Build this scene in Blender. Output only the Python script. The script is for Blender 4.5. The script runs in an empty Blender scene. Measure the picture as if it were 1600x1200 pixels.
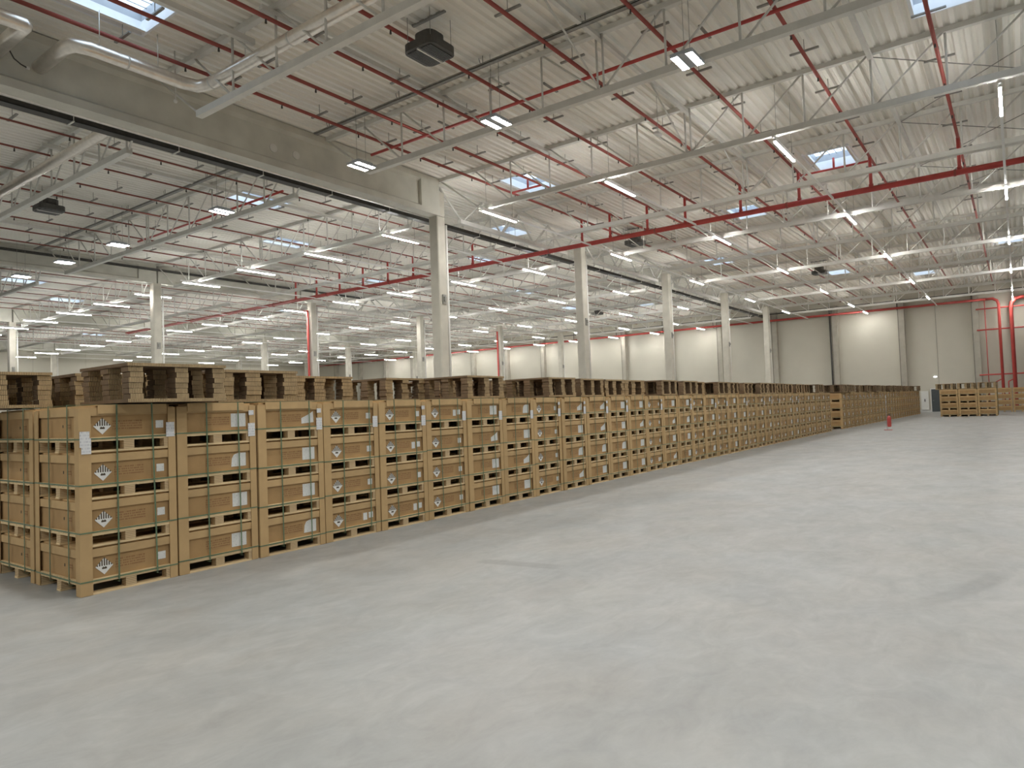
import bpy, math, random
from mathutils import Matrix, Vector
random.seed(7)
SC = bpy.context.scene
COL = SC.collection

# ------------------------------------------------------------------ camera
CAM_H = 1.79
yaw, pitch, roll, FPX = 0.630909, 0.0345123, -0.0360188, 1081.14
cy, sy, cp, sp = math.cos(yaw), math.sin(yaw), math.cos(pitch), math.sin(pitch)
fw = Vector((cy*cp, sy*cp, sp)); r0 = Vector((sy, -cy, 0)); u0 = r0.cross(fw)
rt = math.cos(roll)*r0 + math.sin(roll)*u0
up = -math.sin(roll)*r0 + math.cos(roll)*u0
cam = bpy.data.cameras.new('camera'); cam.sensor_width = 36; cam.lens = FPX*36/1600
cam.clip_end = 500; cam.clip_start = 0.05
camo = bpy.data.objects.new('camera', cam); COL.objects.link(camo)
camo.matrix_world = Matrix(((rt.x, up.x, -fw.x, 0), (rt.y, up.y, -fw.y, 0), (rt.z, up.z, -fw.z, CAM_H), (0, 0, 0, 1)))
SC.camera = camo

# ------------------------------------------------------------------ world, exposure
w = bpy.data.worlds.new('sky'); SC.world = w; w.use_nodes = True
bg = w.node_tree.nodes['Background']
bg.inputs[0].default_value = (0.80, 0.90, 1.0, 1); bg.inputs[1].default_value = 3.6
w.cycles.sampling_method = 'NONE'
SC.view_settings.view_transform = 'Standard'; SC.view_settings.look = 'None'
SC.view_settings.gamma = 1; SC.view_settings.exposure = 0.0
SC.view_settings.use_curve_mapping = False
SC.cycles.use_denoising = True
SC.cycles.max_bounces = 7; SC.cycles.diffuse_bounces = 5; SC.cycles.glossy_bounces = 3
SC.cycles.transparent_max_bounces = 6
SC.cycles.sample_clamp_indirect = 6.0
SC.cycles.caustics_reflective = False; SC.cycles.caustics_refractive = False
LAMP = 192.0          # radiance of the luminaires' diffusers
LAMP_COL = (1.0, 0.985, 0.95)

# ------------------------------------------------------------------ materials
def nt(m):
    m.use_nodes = True
    t = m.node_tree
    return t, t.nodes['Principled BSDF']
def mat(name, c, rough=.6, var=.0, nscale=6., namt=.12, metal=0., bump=0., bscale=40., spec=.5, stretch=(1, 1, 1)):
    """procedural: noise mottling of one colour, optional per-object variation and fine relief"""
    m = bpy.data.materials.new(name); t, b = nt(m); N = t.nodes; L = t.links
    tc = N.new('ShaderNodeTexCoord'); mp = N.new('ShaderNodeMapping'); mp.inputs['Scale'].default_value = stretch
    L.new(tc.outputs['Object'], mp.inputs[0])
    no = N.new('ShaderNodeTexNoise'); no.inputs['Scale'].default_value = nscale; no.inputs['Detail'].default_value = 5
    L.new(mp.outputs[0], no.inputs['Vector'])
    mr = N.new('ShaderNodeMapRange'); mr.inputs[1].default_value = .3; mr.inputs[2].default_value = .7
    mr.inputs[3].default_value = 1-namt; mr.inputs[4].default_value = 1+namt
    L.new(no.outputs[0], mr.inputs[0])
    val = mr.outputs[0]
    if var:
        oi = N.new('ShaderNodeObjectInfo')
        m2 = N.new('ShaderNodeMapRange'); m2.inputs[3].default_value = 1-var; m2.inputs[4].default_value = 1+var
        L.new(oi.outputs['Random'], m2.inputs[0])
        mu = N.new('ShaderNodeMath'); mu.operation = 'MULTIPLY'; L.new(val, mu.inputs[0]); L.new(m2.outputs[0], mu.inputs[1]); val = mu.outputs[0]
    vm = N.new('ShaderNodeVectorMath'); vm.operation = 'SCALE'; vm.inputs[0].default_value = c
    L.new(val, vm.inputs['Scale']); L.new(vm.outputs[0], b.inputs['Base Color'])
    b.inputs['Roughness'].default_value = rough; b.inputs['Metallic'].default_value = metal
    b.inputs['Specular IOR Level'].default_value = spec
    if bump:
        n2 = N.new('ShaderNodeTexNoise'); n2.inputs['Scale'].default_value = bscale; L.new(mp.outputs[0], n2.inputs['Vector'])
        bu = N.new('ShaderNodeBump'); bu.inputs['Strength'].default_value = bump; bu.inputs['Distance'].default_value = .01
        L.new(n2.outputs[0], bu.inputs['Height']); L.new(bu.outputs[0], b.inputs['Normal'])
    return m
def emis(name, c, s):
    m = bpy.data.materials.new(name); t, b = nt(m)
    b.inputs['Base Color'].default_value = (*c, 1)
    b.inputs['Emission Color'].default_value = (*c, 1); b.inputs['Emission Strength'].default_value = s
    return m
def lines_mat(name, paper, ink, vscale, hscale, thr=.5, axis='Z', rough=.6):
    """rows of illegible print: bands along Z broken up by noise"""
    m = bpy.data.materials.new(name); t, b = nt(m); N = t.nodes; L = t.links
    tc = N.new('ShaderNodeTexCoord'); s = N.new('ShaderNodeSeparateXYZ'); L.new(tc.outputs['Object'], s.inputs[0])
    oi = N.new('ShaderNodeObjectInfo')
    mz = N.new('ShaderNodeMath'); mz.operation = 'MULTIPLY'; L.new(s.outputs['Z'], mz.inputs[0]); mz.inputs[1].default_value = vscale
    fr = N.new('ShaderNodeMath'); fr.operation = 'FRACT'; L.new(mz.outputs[0], fr.inputs[0])
    fl = N.new('ShaderNodeMath'); fl.operation = 'FLOOR'; L.new(mz.outputs[0], fl.inputs[0])
    lt = N.new('ShaderNodeMath'); lt.operation = 'LESS_THAN'; L.new(fr.outputs[0], lt.inputs[0]); lt.inputs[1].default_value = .55
    mx = N.new('ShaderNodeMath'); mx.operation = 'MULTIPLY'; L.new(s.outputs['X'], mx.inputs[0]); mx.inputs[1].default_value = hscale
    cb = N.new('ShaderNodeCombineXYZ'); L.new(mx.outputs[0], cb.inputs[0]); L.new(fl.outputs[0], cb.inputs[1])
    no = N.new('ShaderNodeTexNoise'); no.inputs['Scale'].default_value = 1.0; no.inputs['Detail'].default_value = 3; L.new(cb.outputs[0], no.inputs['Vector'])
    gt = N.new('ShaderNodeMath'); gt.operation = 'GREATER_THAN'; L.new(no.outputs[0], gt.inputs[0]); gt.inputs[1].default_value = thr
    mu = N.new('ShaderNodeMath'); mu.operation = 'MULTIPLY'; L.new(lt.outputs[0], mu.inputs[0]); L.new(gt.outputs[0], mu.inputs[1])
    mi = N.new('ShaderNodeMix'); mi.data_type = 'RGBA'; L.new(mu.outputs[0], mi.inputs[0])
    mi.inputs[6].default_value = (*paper, 1); mi.inputs[7].default_value = (*ink, 1)
    L.new(mi.outputs[2], b.inputs['Base Color']); b.inputs['Roughness'].default_value = rough
    return m
def flute_mat(name, c, dark, fl):
    """edge of honeycomb board: close vertical flutes"""
    m = bpy.data.materials.new(name); t, b = nt(m); N = t.nodes; L = t.links
    tc = N.new('ShaderNodeTexCoord'); s = N.new('ShaderNodeSeparateXYZ'); L.new(tc.outputs['Object'], s.inputs[0])
    ad = N.new('ShaderNodeMath'); ad.operation = 'ADD'; L.new(s.outputs['X'], ad.inputs[0]); L.new(s.outputs['Y'], ad.inputs[1])
    no = N.new('ShaderNodeTexNoise'); no.inputs['Scale'].default_value = 14; L.new(tc.outputs['Object'], no.inputs['Vector'])
    mu = N.new('ShaderNodeMath'); mu.operation = 'MULTIPLY_ADD'; L.new(ad.outputs[0], mu.inputs[0]); mu.inputs[1].default_value = 6.283/fl
    m3 = N.new('ShaderNodeMath'); m3.operation = 'MULTIPLY'; L.new(no.outputs[0], m3.inputs[0]); m3.inputs[1].default_value = 2.0
    L.new(m3.outputs[0], mu.inputs[2])
    si = N.new('ShaderNodeMath'); si.operation = 'SINE'; L.new(mu.outputs[0], si.inputs[0])
    mr = N.new('ShaderNodeMapRange'); mr.inputs[1].default_value = -.2; mr.inputs[2].default_value = .9; L.new(si.outputs[0], mr.inputs[0])
    mi = N.new('ShaderNodeMix'); mi.data_type = 'RGBA'; L.new(mr.outputs[0], mi.inputs[0]); mi.inputs[6].default_value = (*c, 1); mi.inputs[7].default_value = (*dark, 1)
    n2 = N.new('ShaderNodeTexNoise'); n2.inputs['Scale'].default_value = 9; L.new(tc.outputs['Object'], n2.inputs['Vector'])
    m4 = N.new('ShaderNodeMapRange'); m4.inputs[1].default_value = .3; m4.inputs[2].default_value = .7; m4.inputs[3].default_value = .8; m4.inputs[4].default_value = 1.15; L.new(n2.outputs[0], m4.inputs[0])
    vm = N.new('ShaderNodeVectorMath'); vm.operation = 'SCALE'; L.new(mi.outputs[2], vm.inputs[0]); L.new(m4.outputs[0], vm.inputs['Scale'])
    L.new(vm.outputs[0], b.inputs['Base Color']); b.inputs['Roughness'].default_value = .85
    bu = N.new('ShaderNodeBump'); bu.inputs['Strength'].default_value = .5; bu.inputs['Distance'].default_value = .006; bu.invert = True
    L.new(si.outputs[0], bu.inputs['Height']); L.new(bu.outputs[0], b.inputs['Normal'])
    return m
def floor_mat():
    m = bpy.data.materials.new('polished_concrete'); t, b = nt(m); N = t.nodes; L = t.links
    tc = N.new('ShaderNodeTexCoord')
    def noise(s, d, sc=(1, 1, 1), rot=0, dist=0.):
        mp = N.new('ShaderNodeMapping'); mp.inputs['Scale'].default_value = sc; mp.inputs['Rotation'].default_value = (0, 0, rot)
        L.new(tc.outputs['Object'], mp.inputs[0])
        n = N.new('ShaderNodeTexNoise'); n.inputs['Scale'].default_value = s; n.inputs['Detail'].default_value = d; n.inputs['Distortion'].default_value = dist
        n.inputs['Roughness'].default_value = .62
        L.new(mp.outputs[0], n.inputs['Vector']); return n.outputs[0]
    def math_(op, a, c):
        n = N.new('ShaderNodeMath'); n.operation = op
        for i, v in enumerate((a, c)):
            if v is None: continue
            if isinstance(v, (int, float)): n.inputs[i].default_value = v
            else: L.new(v, n.inputs[i])
        return n.outputs[0]
    def rng(v, a, b_, c, d, smooth=False):
        n = N.new('ShaderNodeMapRange'); n.inputs[1].default_value = a; n.inputs[2].default_value = b_; n.inputs[3].default_value = c; n.inputs[4].default_value = d
        if smooth: n.interpolation_type = 'SMOOTHSTEP'
        L.new(v, n.inputs[0]); return n.outputs[0]
    big = rng(noise(.45, 6, dist=1.0), .30, .70, .91, 1.06)
    mid = rng(noise(1.9, 7, (1, 1.7, 1), .5, 1.4), .30, .70, .88, 1.08)
    fine = rng(noise(7., 6, (1, 1.5, 1), .5, .8), .3, .7, .95, 1.04)
    v = math_('MULTIPLY', math_('MULTIPLY', big, mid), fine)
    # worn marks with a shape of their own: a straight scuff and a curved tyre track
    s = N.new('ShaderNodeSeparateXYZ')
    mp = N.new('ShaderNodeMapping'); mp.vector_type = 'TEXTURE'; mp.inputs['Location'].default_value = (6.47, 4.70, 0); mp.inputs['Rotation'].default_value = (0, 0, math.atan2(-1.14, .18))
    L.new(tc.outputs['Object'], mp.inputs[0]); L.new(mp.outputs[0], s.inputs[0])
    ax = math_('ABSOLUTE', s.outputs['X'], None); ay = math_('ABSOLUTE', s.outputs['Y'], None)
    k1 = math_('MULTIPLY', rng(ax, .40, .62, 1, 0, True), rng(ay, .08, .13, 1, 0, True))
    s2 = N.new('ShaderNodeSeparateXYZ'); L.new(tc.outputs['Object'], s2.inputs[0])
    dx = math_('SUBTRACT', s2.outputs['X'], 9.2); dy = math_('SUBTRACT', s2.outputs['Y'], 5.0)
    rr = math_('SQRT', math_('ADD', math_('MULTIPLY', dx, dx), math_('MULTIPLY', dy, dy)), None)
    k2 = math_('MULTIPLY', rng(math_('ABSOLUTE', math_('SUBTRACT', rr, 4.85), None), .06, .14, 1, 0, True),
               math_('MULTIPLY', rng(s2.outputs['X'], 6.3, 7.3, 0, 1, True), rng(s2.outputs['X'], 8.0, 8.6, 1, 0, True)))
    k2 = math_('MULTIPLY', k2, rng(s2.outputs['Y'], 1.3, 1.6, 1, 0, True))
    v = math_('MULTIPLY', v, math_('SUBTRACT', 1.0, math_('MULTIPLY', k1, .17)))
    v = math_('MULTIPLY', v, math_('SUBTRACT', 1.0, math_('MULTIPLY', k2, .16)))
    warm = N.new('ShaderNodeMix'); warm.data_type = 'RGBA'; L.new(rng(noise(.6, 4), .35, .65, 0, 1), warm.inputs[0])
    warm.inputs[6].default_value = (.343, .357, .358, 1); warm.inputs[7].default_value = (.362, .360, .345, 1)
    vm = N.new('ShaderNodeVectorMath'); vm.operation = 'SCALE'; L.new(warm.outputs[2], vm.inputs[0]); L.new(v, vm.inputs['Scale'])
    L.new(vm.outputs[0], b.inputs['Base Color'])
    L.new(rng(noise(1.1, 5, (1, 1.6, 1), .4), .3, .7, .36, .54), b.inputs['Roughness'])
    b.inputs['Specular IOR Level'].default_value = .5
    return m

M = {}
M['floor'] = floor_mat()
M['deck'] = mat('deck_paint', (.88, .86, .79), .55, nscale=.4, namt=.05)
M['steel'] = mat('white_steel', (.70, .69, .645), .5, nscale=3, namt=.06)
M['conc'] = mat('precast_concrete', (.55, .525, .45), .8, var=.04, nscale=1.5, namt=.10, bump=.15, bscale=25)
M['beam'] = mat('beam_concrete', (.61, .60, .53), .8, nscale=1.2, namt=.10, bump=.12, bscale=20)
M['wall'] = mat('wall_panel_paint', (.55, .525, .445), .6, var=.02, nscale=.5, namt=.03)
M['wallgrey'] = mat('wall_plain', (.62, .62, .60), .7, nscale=.5, namt=.04)
M['wallconc'] = mat('wall_column_concrete', (.40, .375, .315), .8, nscale=1.5, namt=.10)
M['core'] = mat('brown_honeycomb_face', (.165, .112, .066), .9, var=.06, nscale=7, namt=.18)
M['joint'] = mat('dark_joint', (.12, .115, .10), .8)
M['red'] = mat('red_pipe_paint', (.50, .068, .058), .45, nscale=2, namt=.10)
M['reddark'] = mat('red_sprinkler_paint', (.33, .075, .060), .5, nscale=2, namt=.12)
M['redbrown'] = mat('brownish_sprinkler_paint', (.26, .075, .055), .5, nscale=2, namt=.12)
M['galv'] = mat('galvanised_bar', (.30, .295, .27), .5, nscale=8, namt=.15, metal=.3)
M['dark'] = mat('dark_duct_metal', (.055, .052, .046), .55, nscale=8, namt=.2)
M['darkgrey'] = mat('charcoal_casing', (.075, .073, .066), .5, nscale=10, namt=.15)
M['louvre'] = mat('louvre_grey', (.10, .10, .098), .45, nscale=10, namt=.15)
M['silver'] = mat('foil_insulation', (.84, .79, .72), .30, nscale=7, namt=.08, metal=.8, bump=.25, bscale=30)
M['card'] = mat('cardboard', (.40, .252, .112), .85, var=.07, nscale=5, namt=.09, bump=.05, bscale=60)
M['lid'] = mat('cardboard_lid', (.52, .355, .175), .85, var=.07, nscale=5, namt=.08)
M['board'] = mat('corner_board_card', (.50, .34, .165), .8, var=.06, nscale=4, namt=.07)
M['wood'] = mat('pallet_wood', (.69, .525, .30), .8, var=.10, nscale=9, namt=.18, stretch=(.6, 5, 9))
M['ply'] = lines_mat('layered_pallet_block', (.70, .54, .33), (.38, .26, .14), 55, 1.5, .30, rough=.85)
M['strap'] = mat('green_strap', (.12, .18, .105), .4, var=.1, nscale=20, namt=.15)
M['print'] = lines_mat('brown_print', (.39, .245, .108), (.285, .155, .068), 38, 55, .47, rough=.85)
M['paper'] = lines_mat('printed_paper', (.74, .75, .73), (.55, .56, .57), 46, 60, .56)
M['paper2'] = lines_mat('printed_tag', (.72, .73, .74), (.48, .49, .54), 30, 90, .52)
M['white'] = mat('white_sticker', (.80, .80, .77), .5, nscale=12, namt=.04)
M['black'] = mat('black_print', (.018, .018, .018), .6)
M['brownink'] = mat('brown_stripe_print', (.075, .055, .035), .7)
M['flute'] = flute_mat('honeycomb_edge', (.52, .39, .22), (.20, .13, .065), .017)
M['kraft'] = mat('kraft_sheet', (.46, .32, .16), .85, var=.08, nscale=6, namt=.14)
M['lamp'] = emis('lamp_diffuser', LAMP_COL, LAMP)
M['twinlamp'] = emis('panel_lamp_diffuser', LAMP_COL, LAMP*1.42)
M['exit'] = emis('emergency_lamp', (1, 1, .97), 12)
M['lamphousing'] = mat('lamp_housing', (.74, .74, .72), .4)
M['railwhite'] = mat('rail_white_paint', (.92, .92, .90), .4, nscale=3, namt=.03)
M['curbwhite'] = mat('skylight_curb_white', (.86, .88, .90), .5, nscale=4, namt=.03)
M['curbgrey'] = mat('skylight_frame_grey', (.42, .45, .49), .5, nscale=4, namt=.05)
M['door'] = mat('door_grey', (.055, .065, .070), .5, nscale=4, namt=.08)
M['doorwhite'] = mat('door_white', (.66, .66, .63), .5, nscale=4, namt=.04)
gl = bpy.data.materials.new('skylight_glazing'); t_, b_ = nt(gl)
N_ = t_.nodes; tr = N_.new('ShaderNodeBsdfTransparent'); tr.inputs[0].default_value = (.86, .90, .94, 1)
go = N_.new('ShaderNodeBsdfGlossy'); go.inputs['Roughness'].default_value = .1; mx = N_.new('ShaderNodeMixShader'); mx.inputs[0].default_value = .08
t_.links.new(tr.outputs[0], mx.inputs[1]); t_.links.new(go.outputs[0], mx.inputs[2]); t_.links.new(mx.outputs[0], N_['Material Output'].inputs[0])
M['glass'] = gl

# ------------------------------------------------------------------ mesh helpers
class MB:
    def __init__(s): s.v = []; s.f = []; s.m = []; s.sm = []
    def poly(s, pts, m=0):
        n = len(s.v); s.v += [tuple(p) for p in pts]; s.f.append(tuple(range(n, n+len(pts)))); s.m.append(m); s.sm.append(False); return s
    def box(s, x0, x1, y0, y1, z0, z1, m=0):
        n = len(s.v)
        s.v += [(x, y, z) for z in (z0, z1) for y in (y0, y1) for x in (x0, x1)]
        for f in ((0, 2, 3, 1), (4, 5, 7, 6), (0, 1, 5, 4), (2, 6, 7, 3), (0, 4, 6, 2), (1, 3, 7, 5)):
            s.f.append(tuple(n+i for i in f)); s.m.append(m); s.sm.append(False)
        return s
    def bar(s, p, q, wd, ht=None, m=0):
        """rectangular bar between two points"""
        ht = ht or wd; p = Vector(p); q = Vector(q); d = (q-p).normalized()
        a = d.cross(Vector((0, 0, 1))) if abs(d.z) < .95 else d.cross(Vector((1, 0, 0)))
        a.normalize(); b = a.cross(d).normalized()
        n = len(s.v)
        for c in (p, q):
            for i, j in ((-1, -1), (1, -1), (1, 1), (-1, 1)): s.v.append(tuple(c+a*i*wd/2+b*j*ht/2))
        for f in ((0, 1, 2, 3), (7, 6, 5, 4), (0, 4, 5, 1), (1, 5, 6, 2), (2, 6, 7, 3), (3, 7, 4, 0)):
            s.f.append(tuple(n+i for i in f)); s.m.append(m); s.sm.append(False)
        return s
    def tube(s, pts, r, k=8, m=0, cap=True):
        """round tube along a polyline, mitred at the bends; r may be one radius or a list"""
        pts = [Vector(p) for p in pts]; n0 = len(s.v); rs = r if isinstance(r, (list, tuple)) else [r]*len(pts)
        for i, p in enumerate(pts):
            d1 = (p-pts[i-1]).normalized() if i else None; d2 = (pts[i+1]-p).normalized() if i < len(pts)-1 else None
            d = d1 if d2 is None else d2 if d1 is None else (d1+d2).normalized()
            kk = 1.0 if d1 is None or d2 is None else 1/max(.35, math.cos(d1.angle(d2)/2))
            if i == 0:
                a = d.cross(Vector((0, 0, 1))) if abs(d.z) < .9 else d.cross(Vector((1, 0, 0)))
                a.normalize()
            else:
                a = (a-d*a.dot(d)).normalized()
            b = d.cross(a)
            # stretch across the mitre
            ax = None
            if d1 is not None and d2 is not None and d1.angle(d2) > .05: ax = (d2-d1).normalized()
            for j in range(k):
                t = 2*math.pi*j/k; o = (a*math.cos(t)+b*math.sin(t))*rs[i]
                if ax is not None:
                    o = o + ax*o.dot(ax)*(kk-1)
                s.v.append(tuple(p+o))
        for i in range(len(pts)-1):
            for j in range(k):
                j2 = (j+1) % k
                s.f.append((n0+i*k+j, n0+i*k+j2, n0+(i+1)*k+j2, n0+(i+1)*k+j)); s.m.append(m); s.sm.append(True)
        if cap:
            s.f.append(tuple(n0+j for j in range(k))[::-1]); s.m.append(m); s.sm.append(False)
            e = n0+(len(pts)-1)*k; s.f.append(tuple(e+j for j in range(k))); s.m.append(m); s.sm.append(False)
        return s
    def prism(s, outline, z0, z1, m=0):
        n = len(s.v); k = len(outline)
        s.v += [(x, y, z0) for x, y in outline]+[(x, y, z1) for x, y in outline]
        s.f.append(tuple(range(n, n+k))[::-1]); s.m.append(m); s.sm.append(False)
        s.f.append(tuple(range(n+k, n+2*k))); s.m.append(m); s.sm.append(False)
        for i in range(k):
            j = (i+1) % k; s.f.append((n+i, n+j, n+k+j, n+k+i)); s.m.append(m); s.sm.append(False)
        return s
    def mesh(s, name, mats):
        me = bpy.data.meshes.new(name); me.from_pydata(s.v, [], s.f)
        for m in (mats if isinstance(mats, (list, tuple)) else [mats]): me.materials.append(M[m])
        me.polygons.foreach_set('material_index', s.m); me.polygons.foreach_set('use_smooth', s.sm); me.update()
        return me
def ob(name, me, parent=None, loc=(0, 0, 0), rz=0.):
    o = bpy.data.objects.new(name, me); COL.objects.link(o); o.location = loc; o.rotation_euler = (0, 0, rz)
    if parent is not None: o.parent = parent
    return o
def tag(o, label=None, cat=None, group=None, kind=None):
    if label: o['label'] = label
    if cat: o['category'] = cat
    if group: o['group'] = group
    if kind: o['kind'] = kind
    return o
def thing(name, label, cat, loc=(0, 0, 0), rz=0., group=None):
    return tag(ob(name, None, None, loc, rz), label, cat, group)
def rrect(w, h, r, n=4):
    out = []
    for cx, cy_, a0 in ((w/2-r, h/2-r, 0), (-w/2+r, h/2-r, 90), (-w/2+r, -h/2+r, 180), (w/2-r, -h/2+r, 270)):
        for i in range(n+1):
            a = math.radians(a0+90*i/n); out.append((cx+r*math.cos(a), cy_+r*math.sin(a)))
    return out

# ------------------------------------------------------------------ layout constants (metres)
ORD = ['first', 'second', 'third', 'fourth', 'fifth', 'sixth', 'seventh', 'eighth', 'ninth', 'tenth', 'eleventh', 'twelfth', 'thirteenth', 'fourteenth']
ROWS = [-4.25, 19.75, 43.75, 67.75, 91.75]          # column rows
XT = [10+6*i for i in range(11)]                    # roof trusses
XW, YL, YR, XB = 76.0, 98.0, -28.25, -14.0          # far wall, left wall, right wall, rear wall
ZDECK = 11.66
ZCH = 9.97                                          # truss bottom chord
SKY = [(25.0, 16.9), (31.0, 5.8), (7.45, 16.8), (36.7, 11.2), (48.2, 16.8), (59.6, 11.2), (65.5, 5.7), (55.8, 0.0), (19.7, 0.9),
       (18.6, 27.6), (24.2, 33.2), (31.0, 22.7), (35.9, 27.8), (36.2, 38.7), (48.3, 33.6), (59.6, 36.0), (70.0, 33.6),
       (18.4, 54.5), (23.4, 61.0), (40.4, 54.8), (34.6, 71.6), (34.6, 83.0), (63.2, 29.6)]
SKX, SKY_ = 2.35, 1.45

# ------------------------------------------------------------------ the shell
tag(ob('floor', MB().box(XB, XW, YR, YL, -.25, 0).mesh('floor', 'floor')), kind='structure')

def build_deck():
    """trapezoidal steel deck, ribs along X, with the skylight openings cut out"""
    pitch_, zb, zt = .28, ZDECK, ZDECK+.075
    mb = MB()
    ny = int((YL-YR)/pitch_)+1
    prof = ((0, zb), (.11, zb), (.155, zt), (.235, zt), (.28, zb))
    for i in range(ny):
        y0 = YR+i*pitch_
        cuts = sorted((sx-SKX/2, sx+SKX/2) for sx, yy in SKY if abs(y0+pitch_/2-yy) < SKY_/2)
        segs = []; x = XB
        for a, b in cuts: segs.append((x, a)); x = b
        segs.append((x, XW))
        for a, b in segs:
            n = len(mb.v)
            for (dy, z) in prof: mb.v += [(a, y0+dy, z), (b, y0+dy, z)]
            for k in range(4):
                mb.f.append((n+2*k, n+2*k+2, n+2*k+3, n+2*k+1)); mb.m.append(0); mb.sm.append(False)
    return mb
tag(ob('ceiling', build_deck().mesh('ceiling', 'deck')), kind='structure')

for i, (x, y) in enumerate(SKY):
    w_ = tag(ob('window_%d' % (i+1), None, None, (x, y, ZDECK)), kind='structure')
    hx, hy = SKX/2, SKY_/2+.10
    zl, zu = .34, .62
    def ring(z0, z1, t):
        return (MB().box(-hx-t, hx+t, -hy-t, -hy, z0, z1).box(-hx-t, hx+t, hy, hy+t, z0, z1)
                .box(-hx-t, -hx, -hy, hy, z0, z1).box(hx, hx+t, -hy, hy, z0, z1))
    if i == 0:
        mw = ring(-.02, zl, .06).mesh('skylight_curb', 'curbwhite'); mg = ring(zl, zu, .06).mesh('skylight_frame', 'curbgrey')
        mp = MB().box(-hx-.05, hx+.05, -hy-.05, hy+.05, zu, zu+.02).mesh('skylight_pane', 'glass')
        mbars = MB()
        for k in range(5): mbars.box(-hx, hx, -hy+hy*2*(k+1)/6-.012, -hy+hy*2*(k+1)/6+.012, zu-.05, zu-.03)
        mbars = mbars.mesh('skylight_bars', 'curbgrey')
    ob('curb', mw, w_); ob('window_frame', mg, w_); ob('pane', mp, w_); ob('safety_bars', mbars, w_)

# far wall: one panel per bay between the wall columns
wf = tag(ob('wall_far', MB().box(XW+.02, XW+.3, YR, YL, 0, 12.6).mesh('wall_far', 'joint')), kind='structure')
wcol = [2.85+5.9*k for k in range(-5, 17)]
for a, b in zip([YR]+wcol, wcol+[YL]):
    mb = MB()
    if a <= 5.0 < b or (a > 8 and int(a) % 3 == 0):
        mid_ = (a+b)/2+.15
        mb.box(XW-.06, XW+.02, a+.01, mid_-.012, 0, 11.9).box(XW-.06, XW+.02, mid_+.012, b-.01, 0, 11.9)
    else: mb.box(XW-.06, XW+.02, a+.01, b-.01, 0, 11.9)
    ob('wall_panel', mb.mesh('wall_panel', 'wall'), wf)
wl = tag(ob('wall_left', MB().box(XB, XW, YL+.02, YL+.3, 0, 12.6).mesh('wall_left', 'joint')), kind='structure')
for k in range(15):
    a = XB+6*k
    ob('wall_panel', MB().box(a+.01, a+5.99, YL-.06, YL+.02, 0, 11.9).mesh('wall_panel', 'wall'), wl)
tag(ob('wall_right', MB().box(XB, XW, YR-.3, YR, 0, 12.6).mesh('wall_right', 'wallgrey')), kind='structure')
tag(ob('wall_rear', MB().box(XB-.3, XB, YR, YL, 0, 12.6).mesh('wall_rear', 'wallgrey')), kind='structure')
# the grey plinth and the door in the far wall
tag(ob('baseboard_far', MB().box(XW-.09, XW-.06, YR, YL, 0, .22).mesh('baseboard_far', 'wallgrey')), kind='structure')
d1 = tag(ob('door_1', None, None, (XW-.06, 6.2, 0)), kind='structure')
ob('door_frame', MB().box(-.06, 0, .42, .50, 0, 2.12).box(-.06, 0, -.50, -.42, 0, 2.12).box(-.06, 0, -.5, .5, 2.12, 2.2).mesh('door_frame', 'doorwhite'), d1)
ob('door_leaf', MB().box(-.04, 0, -.42, .42, 0.01, 2.12).mesh('door_leaf', 'door'), d1)
ob('door_handle', MB().bar((-.08, .34, 1.05), (-.08, .22, 1.05), .025).bar((-.08, .34, 1.05), (-.03, .34, 1.05), .02).mesh('door_handle', 'galv'), d1)
o = thing('wall_cabinet', 'white narrow wall cabinet beside the dark exit door', 'cabinet', (XW-.07, 7.15, .22))
ob('body', MB().box(-.12, 0, -.3, .3, 0, 1.75).mesh('body', 'doorwhite'), o)
ob('handle', MB().box(-.15, -.12, -.03, .05, .75, 1.0).mesh('handle', 'darkgrey'), o)
o = thing('emergency_lamp', 'small bright emergency lamp on the far wall above the dark door', 'lamp', (XW-.07, 6.22, 3.2))
ob('body', MB().box(-.05, 0, -.17, .17, .01, .15).mesh('body', 'lamphousing'), o)
ob('diffuser', MB().prism(rrect(.24, .10, .045), 0, .04).mesh('diffuser', 'exit'), o).rotation_euler = (0, -math.pi/2, 0)
o.children[1].rotation_euler = (math.pi/2, 0, -math.pi/2); o.children[1].location = (-.05, 0, .08)

# wall columns
me_wc = MB().box(-.28, .28, -.28, .28, 0, 10.6).mesh('shaft', 'wallconc')
me_wj = MB().box(-.288, -.28, .20, .24, 0, 10.6).mesh('edge_strip', 'joint')
me_wh = MB().box(-.35, .28, -.33, .33, 10.6, 10.9).mesh('head', 'wallconc')
me_drain = MB().tube([(-.33, .36, 0), (-.33, .36, 10.2)], .085, 8).mesh('downpipe', 'dark')
for k, y in enumerate(wcol):
    if y < -6: continue
    o = thing('wall_column', 'grey concrete column standing against the pale far wall' if abs(y-14.65) > .3 else
              'grey concrete wall column with a dark downpipe on its side', 'column', (XW-.34, y, 0), group='columns along the far wall')
    ob('shaft', me_wc, o); ob('edge_strip', me_wj, o); ob('head', me_wh, o)
    if abs(y-14.65) < .3: ob('downpipe', me_drain, o)

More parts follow.
